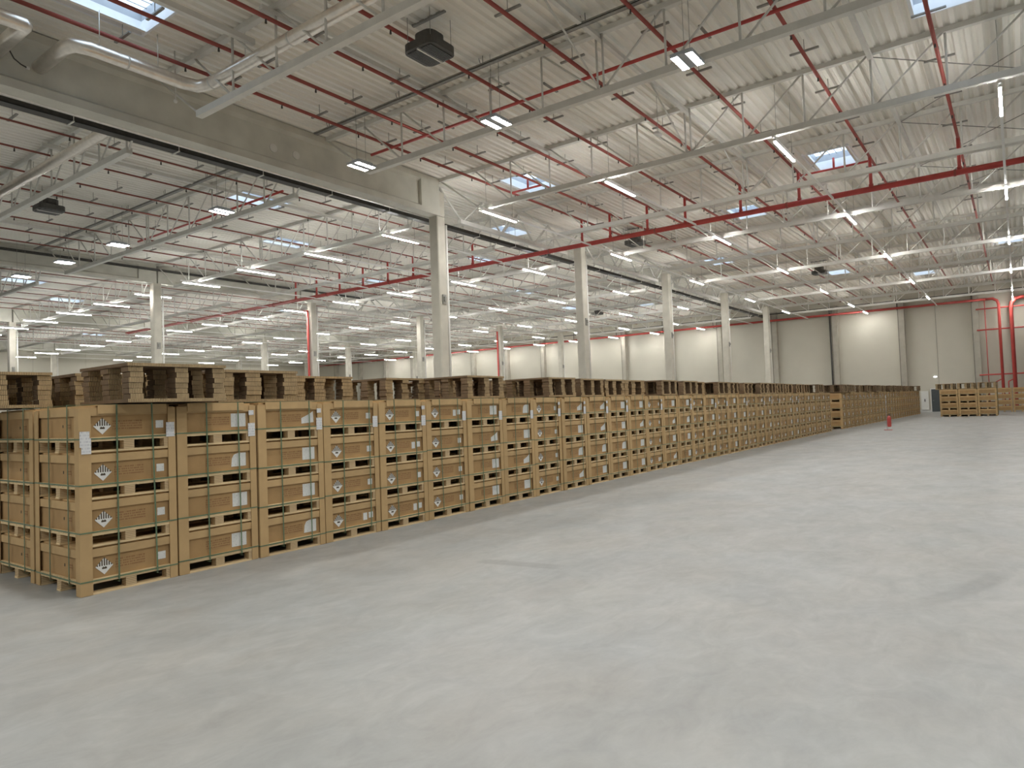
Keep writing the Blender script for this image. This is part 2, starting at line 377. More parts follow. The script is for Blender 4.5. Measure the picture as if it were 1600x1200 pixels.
# ------------------------------------------------------------------ free columns, beams, girders
def column(x, y, h, label, group, redpipe=False):
    o = thing('concrete_column', label, 'column', (x, y, 0), group=group)
    key = ('col', h)
    if key not in CACHE:
        c = .035
        out = [(-.25+c, -.25), (.25-c, -.25), (.25, -.25+c), (.25, .25-c), (.25-c, .25), (-.25+c, .25), (-.25, .25-c), (-.25, -.25+c)]
        CACHE[key] = (MB().prism(out, 0, h).mesh('shaft', 'conc'),
                      MB().tube([(.34, -.20, 0), (.34, -.20, h-.3)], .055, 8).mesh('downpipe', 'steel'),
                      MB().tube([(-.36, .05, 0), (-.36, .05, h-.6)], .085, 8).mesh('red_riser', 'red'),
                      MB().box(-.10, .12, -.30, -.25, 0, .4).box(-.05, .07, -.36, -.30, .12, .3).mesh('junction_box', 'galv'))
    a = CACHE[key]
    ob('shaft', a[0], o); ob('downpipe', a[1], o)
    ob('junction_box', a[3], o, (0, 0, 6.3))
    if redpipe: ob('red_riser', a[2], o)
    return o
CACHE = {}
XC = [22, 34, 46, 58, 70]
names_x = {22: 'at the end of the deep concrete beam', 34: 'second along the front column row', 46: 'third along the front column row', 58: 'fourth along the front column row', 70: 'last in the front column row by the far wall'}
for x in XC:
    column(x, 19.75, 10.05 if x == 22 else 10.85, 'tall grey concrete column, ' + names_x[x], 'front row of concrete columns')
for ri, y in enumerate(ROWS[2:4]):
    for x in XC:
        rp = ri == 0 and x in (34, 58)
        column(x, y, 10.45, ('concrete column with a red riser pipe in the second column row' if rp else
               'grey concrete column in the second row behind the crates' if ri == 0 else 'grey concrete column in the third row, deep in the hall'),
               'second row of columns' if ri == 0 else 'third row of columns', rp)
for x in (34, 46, 58, 70):
    column(x, ROWS[4], 10.45, 'far grey concrete column in the last row before the left wall', 'last row of columns')

def beam_mesh(length):
    """precast I-beam along X with solid end blocks, front face on -Y"""
    mb = MB(); z0, z1 = 0., 1.58
    prof = [(-.25, 0), (.25, 0), (.25, .22), (.11, .32), (.11, 1.26), (.25, 1.36), (.25, z1), (-.25, z1), (-.25, 1.36), (-.11, 1.26), (-.11, .32), (-.25, .22)]
    n = len(mb.v); k = len(prof)
    a, b = -length/2+1.1, length/2-1.1
    mb.v += [(a, y, z) for y, z in prof]+[(b, y, z) for y, z in prof]
    for i in range(k):
        j = (i+1) % k; mb.f.append((n+i, n+k+i, n+k+j, n+j)); mb.m.append(0); mb.sm.append(False)
    mb.box(-length/2, a, -.25, .25, z0, z1).box(b, length/2, -.25, .25, z0, z1)
    return mb
# the deep beam over the front of the hall (row 2), ends on the first column
o = thing('concrete_beam', 'deep grey precast beam resting on the nearest tall column', 'beam', (9.9, 19.72, 10.06))
ob('body', beam_mesh(24.0).mesh('body', 'beam'), o)
for dx in (3.95, 4.85):
    pm = MB(); seg = 14
    pm.tube([(0, -.135, 0), (0, -.11, 0)], .14, 14)
    ob('port_cover', pm.mesh('port_cover', 'steel'), o, (dx, 0, .66))
ob('column_cheek', MB().box(12.02, 12.32, -.23, .25, 0, 1.05).mesh('column_cheek', 'conc'), o)
me_b12 = None
for y, rng_, lab in ((43.75, range(-2, 34, 12), 'grey concrete beam with a dark cable run along the second column row'),
                     (67.75, range(10, 70, 12), 'grey concrete beam spanning the third column row'),
                     (91.75, range(22, 70, 12), 'grey concrete beam spanning the last column row')):
    for x in rng_:
        if me_b12 is None: me_b12 = beam_mesh(11.9).mesh('body', 'beam')
        o = thing('concrete_beam', lab, 'beam', (x+6, y, 10.45), group='beams of the ' + ('second' if y < 50 else 'third' if y < 80 else 'last') + ' row')
        ob('body', me_b12, o).scale = (1, 1, .755)

# lattice girders between the columns
def girder_parts():
    P = []
    zb, zt = ZCH+.22, 11.42
    P.append(('bottom_chord', MB().box(1.5, 10.5, -.09, .09, zb-.09, zb+.09)))
    P.append(('top_chord', MB().box(-.0, 12, -.07, .07, zt, zt+.14)))
    xs = [.2, 1.7, 3.2, 4.6, 6.0, 7.4, 8.8, 10.3, 11.8]
    for i in range(8):
        za, zb_ = (zt, zb) if i % 2 == 0 else (zb, zt)
        P.append(('web_member', MB().tube([(xs[i], 0, za), (xs[i+1], 0, zb_)], .05, 6)))
    return [(n, m.mesh(n, 'steel')) for n, m in P]
GP = girder_parts()
for y, xs in ((19.75, (22, 34, 46, 58)), (43.75, (34, 46, 58))):
    for x in xs:
        o = thing('lattice_girder', 'white lattice girder in the %s column row, %s' % ('front' if y < 20 else 'second', {22: 'starting at the nearest tall column', 34: 'between second and third columns', 46: 'between third and fourth columns', 58: 'closest to the far wall'}[x]),
                  'girder', (x, y, 0), group='lattice girders of the %s row' % ('front' if y < 20 else 'second'))
        for n, m in GP: ob(n, m, o)

# ------------------------------------------------------------------ roof trusses (along Y)
def truss_parts(joined):
    zt = ZDECK-.07
    nodes = [12.7+1.83*k for k in range(-6, 6)]
    P = [('bottom_chord', MB().box(-.09, .09, 1.55, 21.65, ZCH-.09, ZCH+.09)),
         ('top_chord', MB().box(-.08, .08, .0, 24.0, zt-.07, zt+.07))]
    webs = []
    for i, y in enumerate(nodes):
        if 1.6 < y < 21.8:
            if abs(y-12.7) < .01:
                webs.append(('vertical', MB().tube([(0, y-.09, ZCH), (0, y-.09, zt)], .032, 6)))
                webs.append(('vertical', MB().tube([(0, y+.09, ZCH), (0, y+.09, zt)], .032, 6)))
            else: webs.append(('vertical', MB().tube([(0, y, ZCH), (0, y, zt)], .032, 6)))
        if i+1 < len(nodes):
            a, b = nodes[i], nodes[i+1]
            if a >= 12.69: webs.append(('diagonal', MB().tube([(0, a, ZCH), (0, b, zt)], .030, 6)))
            else: webs.append(('diagonal', MB().tube([(0, a, zt), (0, b, ZCH)], .030, 6)))
    webs.append(('diagonal', MB().tube([(0, 21.6, ZCH), (0, 23.75, zt)], .035, 6)))
    webs.append(('diagonal', MB().tube([(0, 1.6, ZCH), (0, .25, zt)], .035, 6)))
    if joined:
        w2 = MB()
        for _, m in webs:
            n = len(w2.v); w2.v += m.v; w2.f += [tuple(n+i for i in f) for f in m.f]; w2.m += m.m; w2.sm += m.sm
        webs = [('web', w2)]
    return [(n, m.mesh(n, 'steel')) for n, m in P+webs]
TP, TJ = truss_parts(False), truss_parts(True)
TX = {10: 'beside the silver duct', 16: 'beside the twin-panel lamps', 22: 'in line with the nearest tall column', 28: 'just before the thick red main', 34: 'in line with the second column',
      40: 'between second and third columns', 46: 'in line with the third column', 52: 'between third and fourth columns', 58: 'in line with the fourth column', 64: 'between fourth and last columns', 70: 'closest to the far wall'}
bay_lab = ['white steel roof truss above the open concrete aisle', 'white steel roof truss in the bay over the stacked crates',
           'white steel roof truss in the third bay, behind the second column row', 'white steel roof truss in the deepest bay by the left wall']
for bay in range(4):
    for x in XT:
        if x < 16 and bay > 1 or x < 22 and bay > 2: continue
        o = thing('roof_truss', ('white roof truss over the open aisle, ', 'white roof truss beyond the front columns, ')[bay] + TX[x] if bay < 2 else bay_lab[bay], 'truss', (x, ROWS[bay], 0), group='roof trusses of bay %s' % ('one', 'two', 'three', 'four')[bay])
        for n, m in (TP if bay == 0 or (bay == 1 and x <= 28) else TJ): ob(n, m, o)

for x in XT[1:9]:                                    # the next bay to the right, at the edge of the view
    o = thing('roof_truss', 'white roof truss right of the aisle, past the last lighting rail', 'truss', (x, ROWS[0]-24, 0), group='roof trusses right of the aisle')
    for n, m in TJ: ob(n, m, o)
# struts along X under the deck, with crossing brace rods and knee braces
me_strut = MB().box(0, 66, -.06, .06, -.06, .06).mesh('roof_strut', 'steel')
for y in (2.95, 8.45, 13.95, 26.7, 32.45, 38.2, 50.5, 56.4, 62.2):
    tag(ob('roof_strut', me_strut, None, (9.6, y, ZDECK-.22)), 'long white roof strut ' + {13.95: 'over the aisle, closest to the deep beam', 8.45: 'over the aisle at the truss middles', 2.95: 'over the aisle with crossing dark rods', 26.7: 'beyond the front columns, closest to them', 32.45: 'beyond the front columns at the truss middles', 38.2: 'before the second column row'}.get(y, 'in the bay behind the second column row'), 'strut', 'struts under the roof deck')
tag(ob('roof_strut', MB().box(0, 6.2, -.07, .07, -.07, .07).mesh('roof_strut_short', 'steel'), None, (3.9, 15.0, 11.15)), 'short white roof strut ending at the truss beside the silver duct', 'strut', 'struts under the roof deck')
for i, x in enumerate(XT[1:6]):
    o = thing('knee_brace', 'thin white brace pair rising from the truss middle to the next truss', 'brace', (x, 8.45, ZCH), group='knee braces at truss middles')
    ob('rod', MB().tube([(0, 0, .05), (-2.9, 0, 1.45)], .028, 6).mesh('rod', 'steel'), o)
    ob('rod', MB().tube([(0, 0, .05), (2.9, 0, 1.45)], .028, 6).mesh('rod', 'steel'), o)
for x in (22, 28, 34):
    o = thing('brace_rods', 'thin dark steel rods crossing between trusses under the deck', 'brace', (x, 2.95, ZDECK-.2), group='crossing brace rods')
    ob('rod', MB().tube([(0, 0, 0), (6, -5.5, 0)], .016, 5).mesh('rod', 'galv'), o)
    ob('rod', MB().tube([(6, 0, -.02), (0, -5.5, -.02)], .016, 5).mesh('rod', 'galv'), o)

def ladder(name, label, p0, p1, group=None, m='dark', wdt=.26, hgt=.07):
    o = thing(name, label, 'cable tray', p0, group=group)
    d = Vector(p1)-Vector(p0)
    if abs(d.x) > abs(d.y):
        L_ = d.x
        ob('tray', MB().box(0, L_, -wdt/2, wdt/2, 0, .012).box(0, L_, -wdt/2, -wdt/2+.02, 0, hgt).box(0, L_, wdt/2-.02, wdt/2, 0, hgt).mesh('tray', m), o)
    else:
        L_ = d.y
        ob('tray', MB().box(-wdt/2, wdt/2, 0, L_, 0, .012).box(-wdt/2, -wdt/2+.02, 0, L_, 0, hgt).box(wdt/2-.02, wdt/2, 0, L_, 0, hgt).mesh('tray', m), o)
    return o, L_
# ------------------------------------------------------------------ red sprinkler network
me_bar = MB().box(-.035, .035, -.38, .38, .09, .13).mesh('hanger_bar', 'galv')
me_rod = MB().tube([(0, 0, .1), (0, 0, .45)], .010, 5).mesh('hanger_rod', 'galv')
me_head = MB().tube([(0, 0, -.04), (0, 0, -.15)], [.018, .030], 6).mesh('sprinkler_head', 'dark')
me_sp = MB().tube([(5.2, 0, 0), (75.2, 0, 0)], .052, 8).mesh('pipe', 'reddark')
me_spf = MB().tube([(10.2, 0, 0), (75.2, 0, 0)], .030, 6).mesh('sprinkler_pipe', 'redbrown')
me_sp2 = MB().tube([(5.2, 0, 0), (75.2, 0, 0)], .036, 8).mesh('pipe', 'redbrown')
SPR = [[1.35, 4.3, 7.0, 9.45, 12.0, 13.9, 15.9, 17.5], [24.7, 27.0, 29.4, 31.6, 33.9, 36.2, 38.6, 40.9]]
for bi, ys in enumerate(SPR):
    for y in ys:
        o = thing('sprinkler_pipe', 'red sprinkler pipe over the aisle, %s out from the deep beam' % ORD[7-ys.index(y)] if bi == 0 else 'thin red sprinkler pipe beyond the deep beam, %s away from it' % ORD[ys.index(y)], 'pipe', (0, y, 11.22), group='sprinkler pipes of bay ' + ('one', 'two')[bi])
        ob('pipe', me_sp if bi == 0 else me_sp2, o)
        for k in range(12):
            xx = 7.3+3*k+(.8 if int(y*10) % 2 else 0)
            ob('hanger_bar', me_bar, o, (xx, 0, 0)); ob('hanger_rod', me_rod, o, (xx, 0, 0))
            ob('sprinkler_head', me_head, o, (xx+1.6, 0, 0))
for bi in (2, 3):
    for k in range(8):
        y = ROWS[bi]+2.2+2.7*k
        tag(ob('sprinkler_pipe', me_spf, None, (0, y, 11.22)), 'distant thin red sprinkler pipe in the deep bays', 'pipe', 'sprinkler pipes of the deep bays')
o = thing('red_main_pipe', 'thick red fire main crossing the hall below the trusses', 'pipe', (30.45, 0, 9.93))
ob('pipe', MB().tube([(0, -6, 0), (0, 66, 0)], .115, 12).mesh('pipe', 'red'), o)
me_ris = MB().tube([(0, 0, .05), (0, 0, 1.30)], .062, 8).tube([(0, 0, .08), (0, 0, .2)], .085, 8).mesh('riser', 'red')
for y in SPR[0]+SPR[1]: ob('riser', me_ris, o, (0, y, 0))
for y in range(-5, 66, 6): ob('pipe_clamp', MB().tube([(0, -.04, 0), (0, .04, 0)], .135, 12).mesh('pipe_clamp', 'reddark') if y == -5 else bpy.data.meshes['pipe_clamp'], o, (0, y+.5, 0))
o = thing('red_cross_pipe', 'red branch pipe crossing the aisle just under the deck', 'pipe', (17.1, 0, 11.09))
ob('pipe', MB().tube([(0, 18.4, 0), (0, 2.0, 0)], .05, 8).mesh('pipe', 'red'), o)
for y in (14.8, 10.7, 6.0): ob('hanger_bar', me_bar, o, (.0, y, .0), math.pi/2)
o = thing('red_cross_pipe', 'red branch pipe near the skylights over the crates', 'pipe', (17.5, 0, 11.12))
ob('pipe', MB().tube([(0, 24.2, 0), (0, 36.5, 0)], .05, 8).mesh('pipe', 'red'), o)
o = thing('red_branch_pipe', 'red branch pipe passing under the skylight beyond the twin lamp', 'pipe', (30.9, 0, 11.2))
ob('pipe', MB().tube([(0, 4.3, 0), (0, 7.0, 0)], .045, 8).mesh('pipe', 'red'), o)
ob('riser', MB().tube([(0, 5.7, 0), (0, 5.7, .45)], .045, 8).mesh('riser', 'red'), o)
o = thing('red_branch_pipe', 'red branch pipe under the skylight beside the first column', 'pipe', (24.4, 0, 11.2))
ob('pipe', MB().tube([(0, 15.9, 0), (0, 17.5, 0)], .045, 8).mesh('pipe', 'red'), o)
ob('riser', MB().tube([(0, 16.6, 0), (0, 16.6, .4)], .045, 8).mesh('riser', 'red'), o)
# along the far wall
o = thing('wall_main_pipe', 'long red pipe along the top of the far wall', 'pipe', (75.2, 0, 10.0))
ob('pipe', MB().tube([(0, 1.9, 0), (0, 95, 0)], .11, 10).mesh('pipe', 'red'), o)
for k in range(15): ob('pipe_bracket', MB().box(-.02, .8, -.03, .03, -.16, -.11).box(-.02, .02, -.03, .03, -.13, 1.2).mesh('pipe_bracket', 'dark') if k == 0 else bpy.data.meshes['pipe_bracket'], o, (0, 3+6*k, 0))
o, _l = ladder('cable_tray', 'dark cable tray along the top of the far wall above the red pipe', (74.98, -5, 10.62), (74.98, 95, 10.62), wdt=.2, hgt=.1)
o = thing('valve_pipe_rack', 'rack of red risers and cross pipes on the far wall behind the small crate block', 'pipes', (75.2, 0, 0))
def bend(y0, z0, y1, z1, r, n=4):
    return [(0, y0, z0)]
ob('riser', MB().tube([(0, 1.05, .0), (0, 1.05, 9.45), (0, 1.15, 9.8), (0, 1.45, 10.0), (0, 1.95, 10.0)], .115, 10).mesh('riser', 'red'), o)
ob('riser', MB().tube([(-.05, .17, .0), (-.05, .17, 9.15), (-.05, .10, 9.5), (-.05, -.2, 9.85), (-.05, -.6, 9.9), (-.05, -3.4, 9.9)], .155, 10).mesh('riser', 'red'), o)
ob('riser', MB().tube([(.1, 2.08, .2), (.1, 2.08, 9.9)], .035, 6).mesh('riser', 'red'), o)
for z in (9.16, 7.27, 3.23): ob('cross_pipe', MB().tube([(.06, 2.75, z), (.06, -3.4, z)], .062, 8).mesh('cross_pipe', 'red'), o)
for y in (1.55, .65): ob('bypass', MB().tube([(-.1, y, .3), (-.1, y, 2.55), (-.1, y-.35, 2.75), (-.1, y-.4, 2.75)], .045, 6).mesh('bypass', 'red'), o)
for y in (1.05, .17): ob('valve', MB().tube([(0, y, 1.05), (0, y, 1.2), (0, y, 1.35), (0, y, 1.5)], [.12, .2, .2, .12], 10).tube([(-.5, y, 1.28), (-.2, y, 1.28)], .03, 6).tube([(-.52, y, 1.28), (-.49, y, 1.28)], .17, 10).mesh('valve', 'red'), o)

# ------------------------------------------------------------------ trays, ducts
o, L_ = ladder('cable_tray', 'dark cable tray running alongside the deep concrete beam', (4.5, 21.05, 10.22), (75, 21.05, 10.22), wdt=.34, hgt=.14)
me_h = MB().tube([(0, -.2, 0), (0, -.2, 1.4)], .012, 5).tube([(0, .2, 0), (0, .2, 1.4)], .012, 5).box(-.02, .02, -.22, .22, -.03, 0).mesh('tray_hanger', 'steel')
for k in range(24): ob('tray_hanger', me_h, o, (.8+3*k, 0, 0))
o = thing('insulated_pipe', 'thin silver insulated pipe beside the dark cable tray', 'pipe', (6.2, 20.72, 10.36))
ob('pipe', MB().tube([(0, 0, 0), (17, 0, 0)], .055, 10).mesh('pipe', 'silver'), o)
ob('end_cap', MB().tube([(-.25, 0, 0), (0, 0, 0)], .11, 10).mesh('end_cap', 'steel'), o)
ladder('cable_tray', 'dark cable tray along the second row beam', (8, 43.3, 11.2), (40, 43.3, 11.2), wdt=.2, hgt=.12)
for b, lab in ((0, 'dark grey cable tray beside a truss over the aisle carrying twin lamps'), (1, 'dark grey cable tray beside a truss over the crates carrying twin lamps')):
    o, L_ = ladder('cable_tray', lab, (15.08, ROWS[b]+1.2, 11.36), (15.08, ROWS[b]+23.2, 11.36), m='galv', wdt=.16, hgt=.06)
    for k in range(7): ob('tray_hanger', MB().tube([(0, -.02, 0), (0, -.02, .3)], .01, 5).tube([(.0, .05, .05), (.0, .12, .27)], .008, 5).mesh('tray_hanger_v', 'dark') if k == 0 and b == 0 else bpy.data.meshes['tray_hanger_v'], o, (0, 1.5+3.3*k, 0))
# silver ducts
o = thing('silver_duct', 'silver insulated duct bending below the trusses by the concrete beam', 'duct', (0, 0, 10.74))
ob('duct', MB().tube([(6.95, 19.4, 0), (6.95, 17.9, 0), (7.05, 17.62, 0), (7.35, 17.52, 0), (9.6, 17.52, 0), (10.0, 17.40, 0), (10.12, 17.05, 0), (10.12, -3, 0)], .165, 16).mesh('duct', 'silver'), o)
for p in ((7.5, 17.36), (8.9, 17.36), (10.12, 15.4), (10.12, 12.2), (10.12, 9)):
    ob('hanger_rod', MB().tube([(0, 0, .1), (0, 0, .95)], .012, 5).mesh('hanger_rod_l', 'steel') if p[0] == 7.5 else bpy.data.meshes['hanger_rod_l'], o, (p[0], p[1], 0))
for p in ((10.12, 16.9), (10.12, 13.5), (8.2, 17.52)):
    along_y = p[0] == 10.12
    ob('seam_band', MB().tube([(0, -.02, 0), (0, .02, 0)] if along_y else [(-.02, 0, 0), (.02, 0, 0)], .172, 16).mesh('seam_band', 'steel'), o, (p[0], p[1], 0))
o = thing('silver_duct', 'silver insulated duct at the upper corner above the beam lamp', 'duct', (0, 0, 10.74))
ob('duct', MB().tube([(4.3, 17.52, 0), (5.95, 17.52, 0), (6.0, 17.56, 0), (6.0, 19.4, 0)], .165, 16).mesh('duct', 'silver'), o)
o = thing('silver_duct', 'silver insulated duct beyond the beam in the bay over the crates', 'duct', (0, 0, 10.62))
ob('duct', MB().tube([(9.65, 20.05, 0), (9.65, 33.0, 0)], .165, 16).mesh('duct', 'silver'), o)
ob('flange', MB().tube([(9.65, 21.7, 0), (9.65, 21.8, 0)], .20, 16).mesh('flange', 'steel'), o)
o = thing('drop_cable', 'white drop cable with a small junction knob hanging by the beam', 'cable', (9.55, 17.75, 10.3))
ob('cable', MB().tube([(0, 0, 0), (0, 0, 1.35)], .018, 6).mesh('cable', 'steel'), o)
ob('knob', MB().tube([(0, 0, -.06), (0, 0, -.02), (0, 0, .04)], [.03, .06, .03], 8).mesh('knob', 'steel'), o)
o = thing('loose_cable', 'dark loose cable loop hanging on the concrete beam', 'cable', (6.3, 19.45, 10.75))
ob('cable', MB().tube([(0, 0, .45), (.0, -.06, .2), (.1, -.08, .0), (.25, -.06, -.08), (.4, -.02, -.1)], .016, 6).mesh('cable', 'dark'), o)
ob('plug', MB().tube([(.38, -.02, -.1), (.45, -.02, -.1)], .04, 8).mesh('plug', 'white'), o)

# ------------------------------------------------------------------ fan heaters
me_hb = MB().prism(rrect(.98, .98, .20, 4), 0, .20).mesh('casing', 'darkgrey')
me_ht = MB().prism(rrect(.62, .62, .2, 4), .20, .48).mesh('motor_housing', 'darkgrey')
me_lv = MB()
for k in range(7): me_lv.box(-.40, .40, .06+.05*k, .09+.05*k, -.03, 0)
me_lv = me_lv.mesh('louvre', 'louvre')
me_cb = MB().box(-.45, .45, -.025, .025, -.035, 0).mesh('centre_bar', 'steel')
me_rr = MB().tube([(0, 0, .2), (0, 0, .92)], .008, 5).mesh('suspension_rod', 'galv')
me_yk = MB().box(-.04, .04, -.55, .55, .9, .96).mesh('yoke', 'galv')
for x, y, lab in ((12.75, 11.5, 'dark box-shaped fan heater hung beside the twin lamps over the aisle'), (11.9, 32.4, 'dark fan heater hanging in the bay over the crates, near the second row beam'),
                  (35.5, 17.0, 'dark fan heater behind the thick red main near the second column'), (60.2, 33.2, 'small distant dark fan heater between the second and third columns'),
                  (53.8, 11.25, 'small distant dark fan heater beside a skylight above the aisle')):
    o = thing('fan_heater', lab, 'heater', (x, y, 10.72), group='ceiling fan heaters')
    cs = ob('casing', me_hb, o); ob('motor_housing', me_ht, o); ob('louvre', me_lv, cs); ob('louvre', me_lv, cs, (0, 0, 0), math.pi); ob('centre_bar', me_cb, cs)
    for sx in (-1, 1):
        for sy_ in (-1, 1): ob('suspension_rod', me_rr, o, (.38*sx, .38*sy_, 0))
    ob('yoke', me_yk, o)

# ------------------------------------------------------------------ luminaires
LY = [0.0, 5.7, 11.5, 17.0, 22.6, 27.9, 33.4, 38.7, 44.1, 49.4, 54.9, 60.4, 65.7, 71.2, 76.6, 82.0, 87.2, 93.0]
LXS = [23.35, 34.25, 45.2, 56.6, 67.2]
SKEW = .030
ZL = 9.71
me_rail = {}
me_hous = MB().box(-1.16, 1.16, -.036, .036, .03, .10).mesh('housing', 'lamphousing')
me_diff = MB().box(-1.13, 1.13, -.036, .036, 0, .03).mesh('diffuser', 'lamp')
me_wire = MB().tube([(0, 0, .1), (0, 0, 1.95)], .006, 5).mesh('suspension_wire', 'galv')
def strip_light(x, y, lab, grp, near):
    o = thing('strip_light', lab, 'lamp', (x, y, ZL), group=grp)
    ob('housing', me_hous, o); ob('diffuser', me_diff, o)
    if near:
        ob('suspension_wire', me_wire, o, (-.9, 0, 0)); ob('suspension_wire', me_wire, o, (.9, 0, 0))
for i, y in enumerate(LY):
    xs = [x for x in LXS if x > .29*y]
    xs = [x-SKEW*y for x in xs]
    xs.append(73.8) if y < 80 and y not in (5.7, 17.0, 22.6) else None
    bay = 0 if y < 19 else 1 if y < 43 else 2
    ln = ('fourth', 'third', 'second', 'first', 'first', 'second', 'third', 'fourth')[i] if i < 8 else ''
    for q, x in enumerate(xs):
        lab = ('aisle strip lamp, %s line from the front columns, %s toward the far wall' % (ln, ORD[q]) if bay == 0 else
               'strip lamp beyond the front columns, %s line, %s toward the far wall' % (ln, ORD[q]) if bay == 1 else
               'distant white strip lamp in the deep bays beyond the second column row')
        strip_light(x, y, ('strip lamp almost touching the far wall, %s' % ('over the aisle, %s line from the front columns' % ln if bay == 0 else 'beyond the front columns, %s line' % ln if bay == 1 else 'in the deep bays')) if x > 73 else lab, 'strip lamps by the far wall' if x > 73 else ('strip lamps over the aisle', 'strip lamps over the crates', 'strip lamps in the deep bays')[bay], bay < 2)
    x0 = xs[0]-1.3
    rl = ob('lighting_rail', MB().box(0, 75.0-x0, -.04, .04, 0, .06).mesh('lighting_rail', 'railwhite'), None, (x0, y, ZL+.10))
    tag(rl, ('slim white lighting rail over the aisle, %s line from the front columns' % ln, 'slim white lighting rail beyond the front columns, %s line' % ln, 'slim distant white lighting rail in the deep bays')[bay], 'rail', 'lighting rails')
me_tp = MB().box(-.37, .37, -.08, .08, -.004, .02); me_tp.m[-5:] = [1]*5; me_tp = me_tp.mesh('lamp_panel', ['twinlamp', 'curbgrey'])
me_tf = MB().box(-.40, .40, -.27, .27, .02, .08).box(-.30, .30, -.20, .20, .08, .14).mesh('frame', 'curbgrey')
me_tw = MB().tube([(0, 0, .12), (0, 0, 1.885)], .006, 5).mesh('wire', 'galv')
def twin(x, y, lab, grp):
    o = thing('twin_panel_lamp', lab, 'lamp', (x, y, 9.80), group=grp)
    ob('frame', me_tf, o); ob('lamp_panel', me_tp, o, (0, -.18, 0)); ob('lamp_panel', me_tp, o, (0, .18, 0))
    ob('wire', me_tw, o, (-.19, 0, 0)); ob('wire', me_tw, o, (.19, 0, 0))
TWY = [5.9, 11.45, 16.85, 24.6, 32.6, 37.9, 43.0, 48.6]
for y in TWY:
    j = TWY.index(y)
    twin(15.72-SKEW*y, y, 'bright twin-panel lamp over the aisle, %s out from the deep beam' % ORD[2-j] if y < 19 else 'bright twin-panel lamp beyond the deep beam, %s away from it' % ORD[j-3], 'twin-panel lamps over the aisle' if y < 19 else 'twin-panel lamps over the crates')
# the same lamps continue overhead and behind, out of the frame; they light the floor here
for x, y in [(15.45, .3), (15.45, -5.3), (15.45, -11)]+[(x, y) for x in (4.4, -6.6) for y in (-11, -5.5, .2, 5.9, 11.45, 16.85, 24.6, 32.6)]:
    twin(x, y, 'bright twin-panel lamp overhead, above the open floor', 'twin-panel lamps overhead')
for x in LXS[:4]:
    for y in (-5.52,): strip_light(x, y, 'white linear strip lamp above the open floor beyond the aisle', 'strip lamps right of the aisle', True)
# small sensor boxes on wires
for x, y in ((20.6, 8.9),):
    o = thing('motion_sensor', 'small white sensor box hanging between trusses over the aisle', 'sensor', (x, y, 10.35))
    ob('body', MB().prism(rrect(.36, .16, .05), 0, .07).mesh('body', 'lamphousing'), o); ob('wire', me_tw, o, (0, 0, -.05))

# ------------------------------------------------------------------ crates
PW, PD, U = 1.02, 1.14, .4925
hx, hy = PW/2-.012, PD/2-.012
C = {}
C['board'] = MB().box(-hx, hx, -.05, .05, 0, .022).mesh('bottom_board', 'wood')
C['block'] = MB().box(-.055, .055, -.05, .05, .022, .116).mesh('block', 'ply')
C['deck'] = MB().box(-hx-.004, hx+.004, -hy-.004, hy+.004, .116, .162).mesh('pallet_deck', 'wood')
C['carton'] = MB().box(-hx+.022, hx-.022, -hy+.022, hy-.022, .162, .40).mesh('carton', 'card')
C['lid'] = MB().box(-hx, hx, -hy, hy, .388, U-.020).box(-hx+.035, hx-.035, -hy+.035, hy-.035, U-.020, U-.001).mesh('lid', 'lid')
# whole pallet in one part, for the crates too far away to tell boards and blocks apart
pm = MB()
for y in (-hy+.05, 0, hy-.05): pm.box(-hx, hx, y-.05, y+.05, 0, .022, 0)
for x in (-hx+.06, 0, hx-.06):
    for y in (-hy+.05, 0, hy-.05): pm.box(x-.055, x+.055, y-.05, y+.05, .022, .12, 1)
pm.box(-hx, hx, -hy, hy, .12, .16, 0)
C['pallet'] = pm.mesh('pallet', ['wood', 'ply'])
fy = -hy+.022                       # front of the carton
C['print'] = MB().box(-.15, .16, fy-.002, fy, .225, .335).mesh('printed_text', 'print')
def diamond():
    mb = MB(); s = .088; y = fy-.002
    mb.prism([(0, -s), (s, 0), (0, s), (-s, 0)], 0, .003, 0)
    for k in range(7):                                   # stripes of the upper half
        x = (-.0705+.0235*k); wd = .0063
        top = s-abs(x)+.002
        mb.box(x-wd, x+wd, .004, top, .003, .0042, 1)
    mb.prism([(-.024, -.030), (.024, -.030), (.024, -.012), (-.024, -.012)], .003, .0042, 1)
    mb.prism([(-.016, -.012), (-.006, -.012), (-.006, -.005), (-.016, -.005)], .003, .0042, 1)
    mb.prism([(.006, -.012), (.016, -.012), (.016, -.005), (.006, -.005)], .003, .0042, 1)
    mb.v = [(x, y-z, z2) for x, z2, z in mb.v]
    mb.v = [(x, yy, zz) for x, yy, zz in mb.v]
    return mb
C['diamond'] = diamond().mesh('hazard_diamond', ['white', 'brownink'])
def sticker(w, h, peel=0):
    mb = MB()
    if peel == 1: out = [(-w/2, -h/2), (w/2, -h/2), (w/2, h/2), (-w/2+.45*w, h/2), (-w/2+.18*w, h/2-.12*h), (-w/2+.05*w, h/2-.4*h)]
    elif peel == 2: out = [(-w/2, -h/2), (w/2, -h/2+.08*h), (w/2-.04*w, h/2), (w/2-.3*w, h/2-.2*h), (-w/2, -.05*h)]
    else: out = [(-w/2, -h/2), (w/2, -h/2), (w/2, h/2), (-w/2, h/2)]
    mb.prism(out, 0, .002)
    mb.v = [(x, -z, y) for x, y, z in mb.v]; return mb
C['small'] = sticker(.085, .085).mesh('paper_label', 'paper')
C['tall'] = sticker(.075, .105).mesh('paper_label', 'paper')
C['big0'] = sticker(.20, .165).mesh('paper_label', 'paper')
C['big1'] = sticker(.20, .165, 1).mesh('paper_label', 'paper')
C['big2'] = sticker(.20, .165, 2).mesh('paper_label', 'paper')
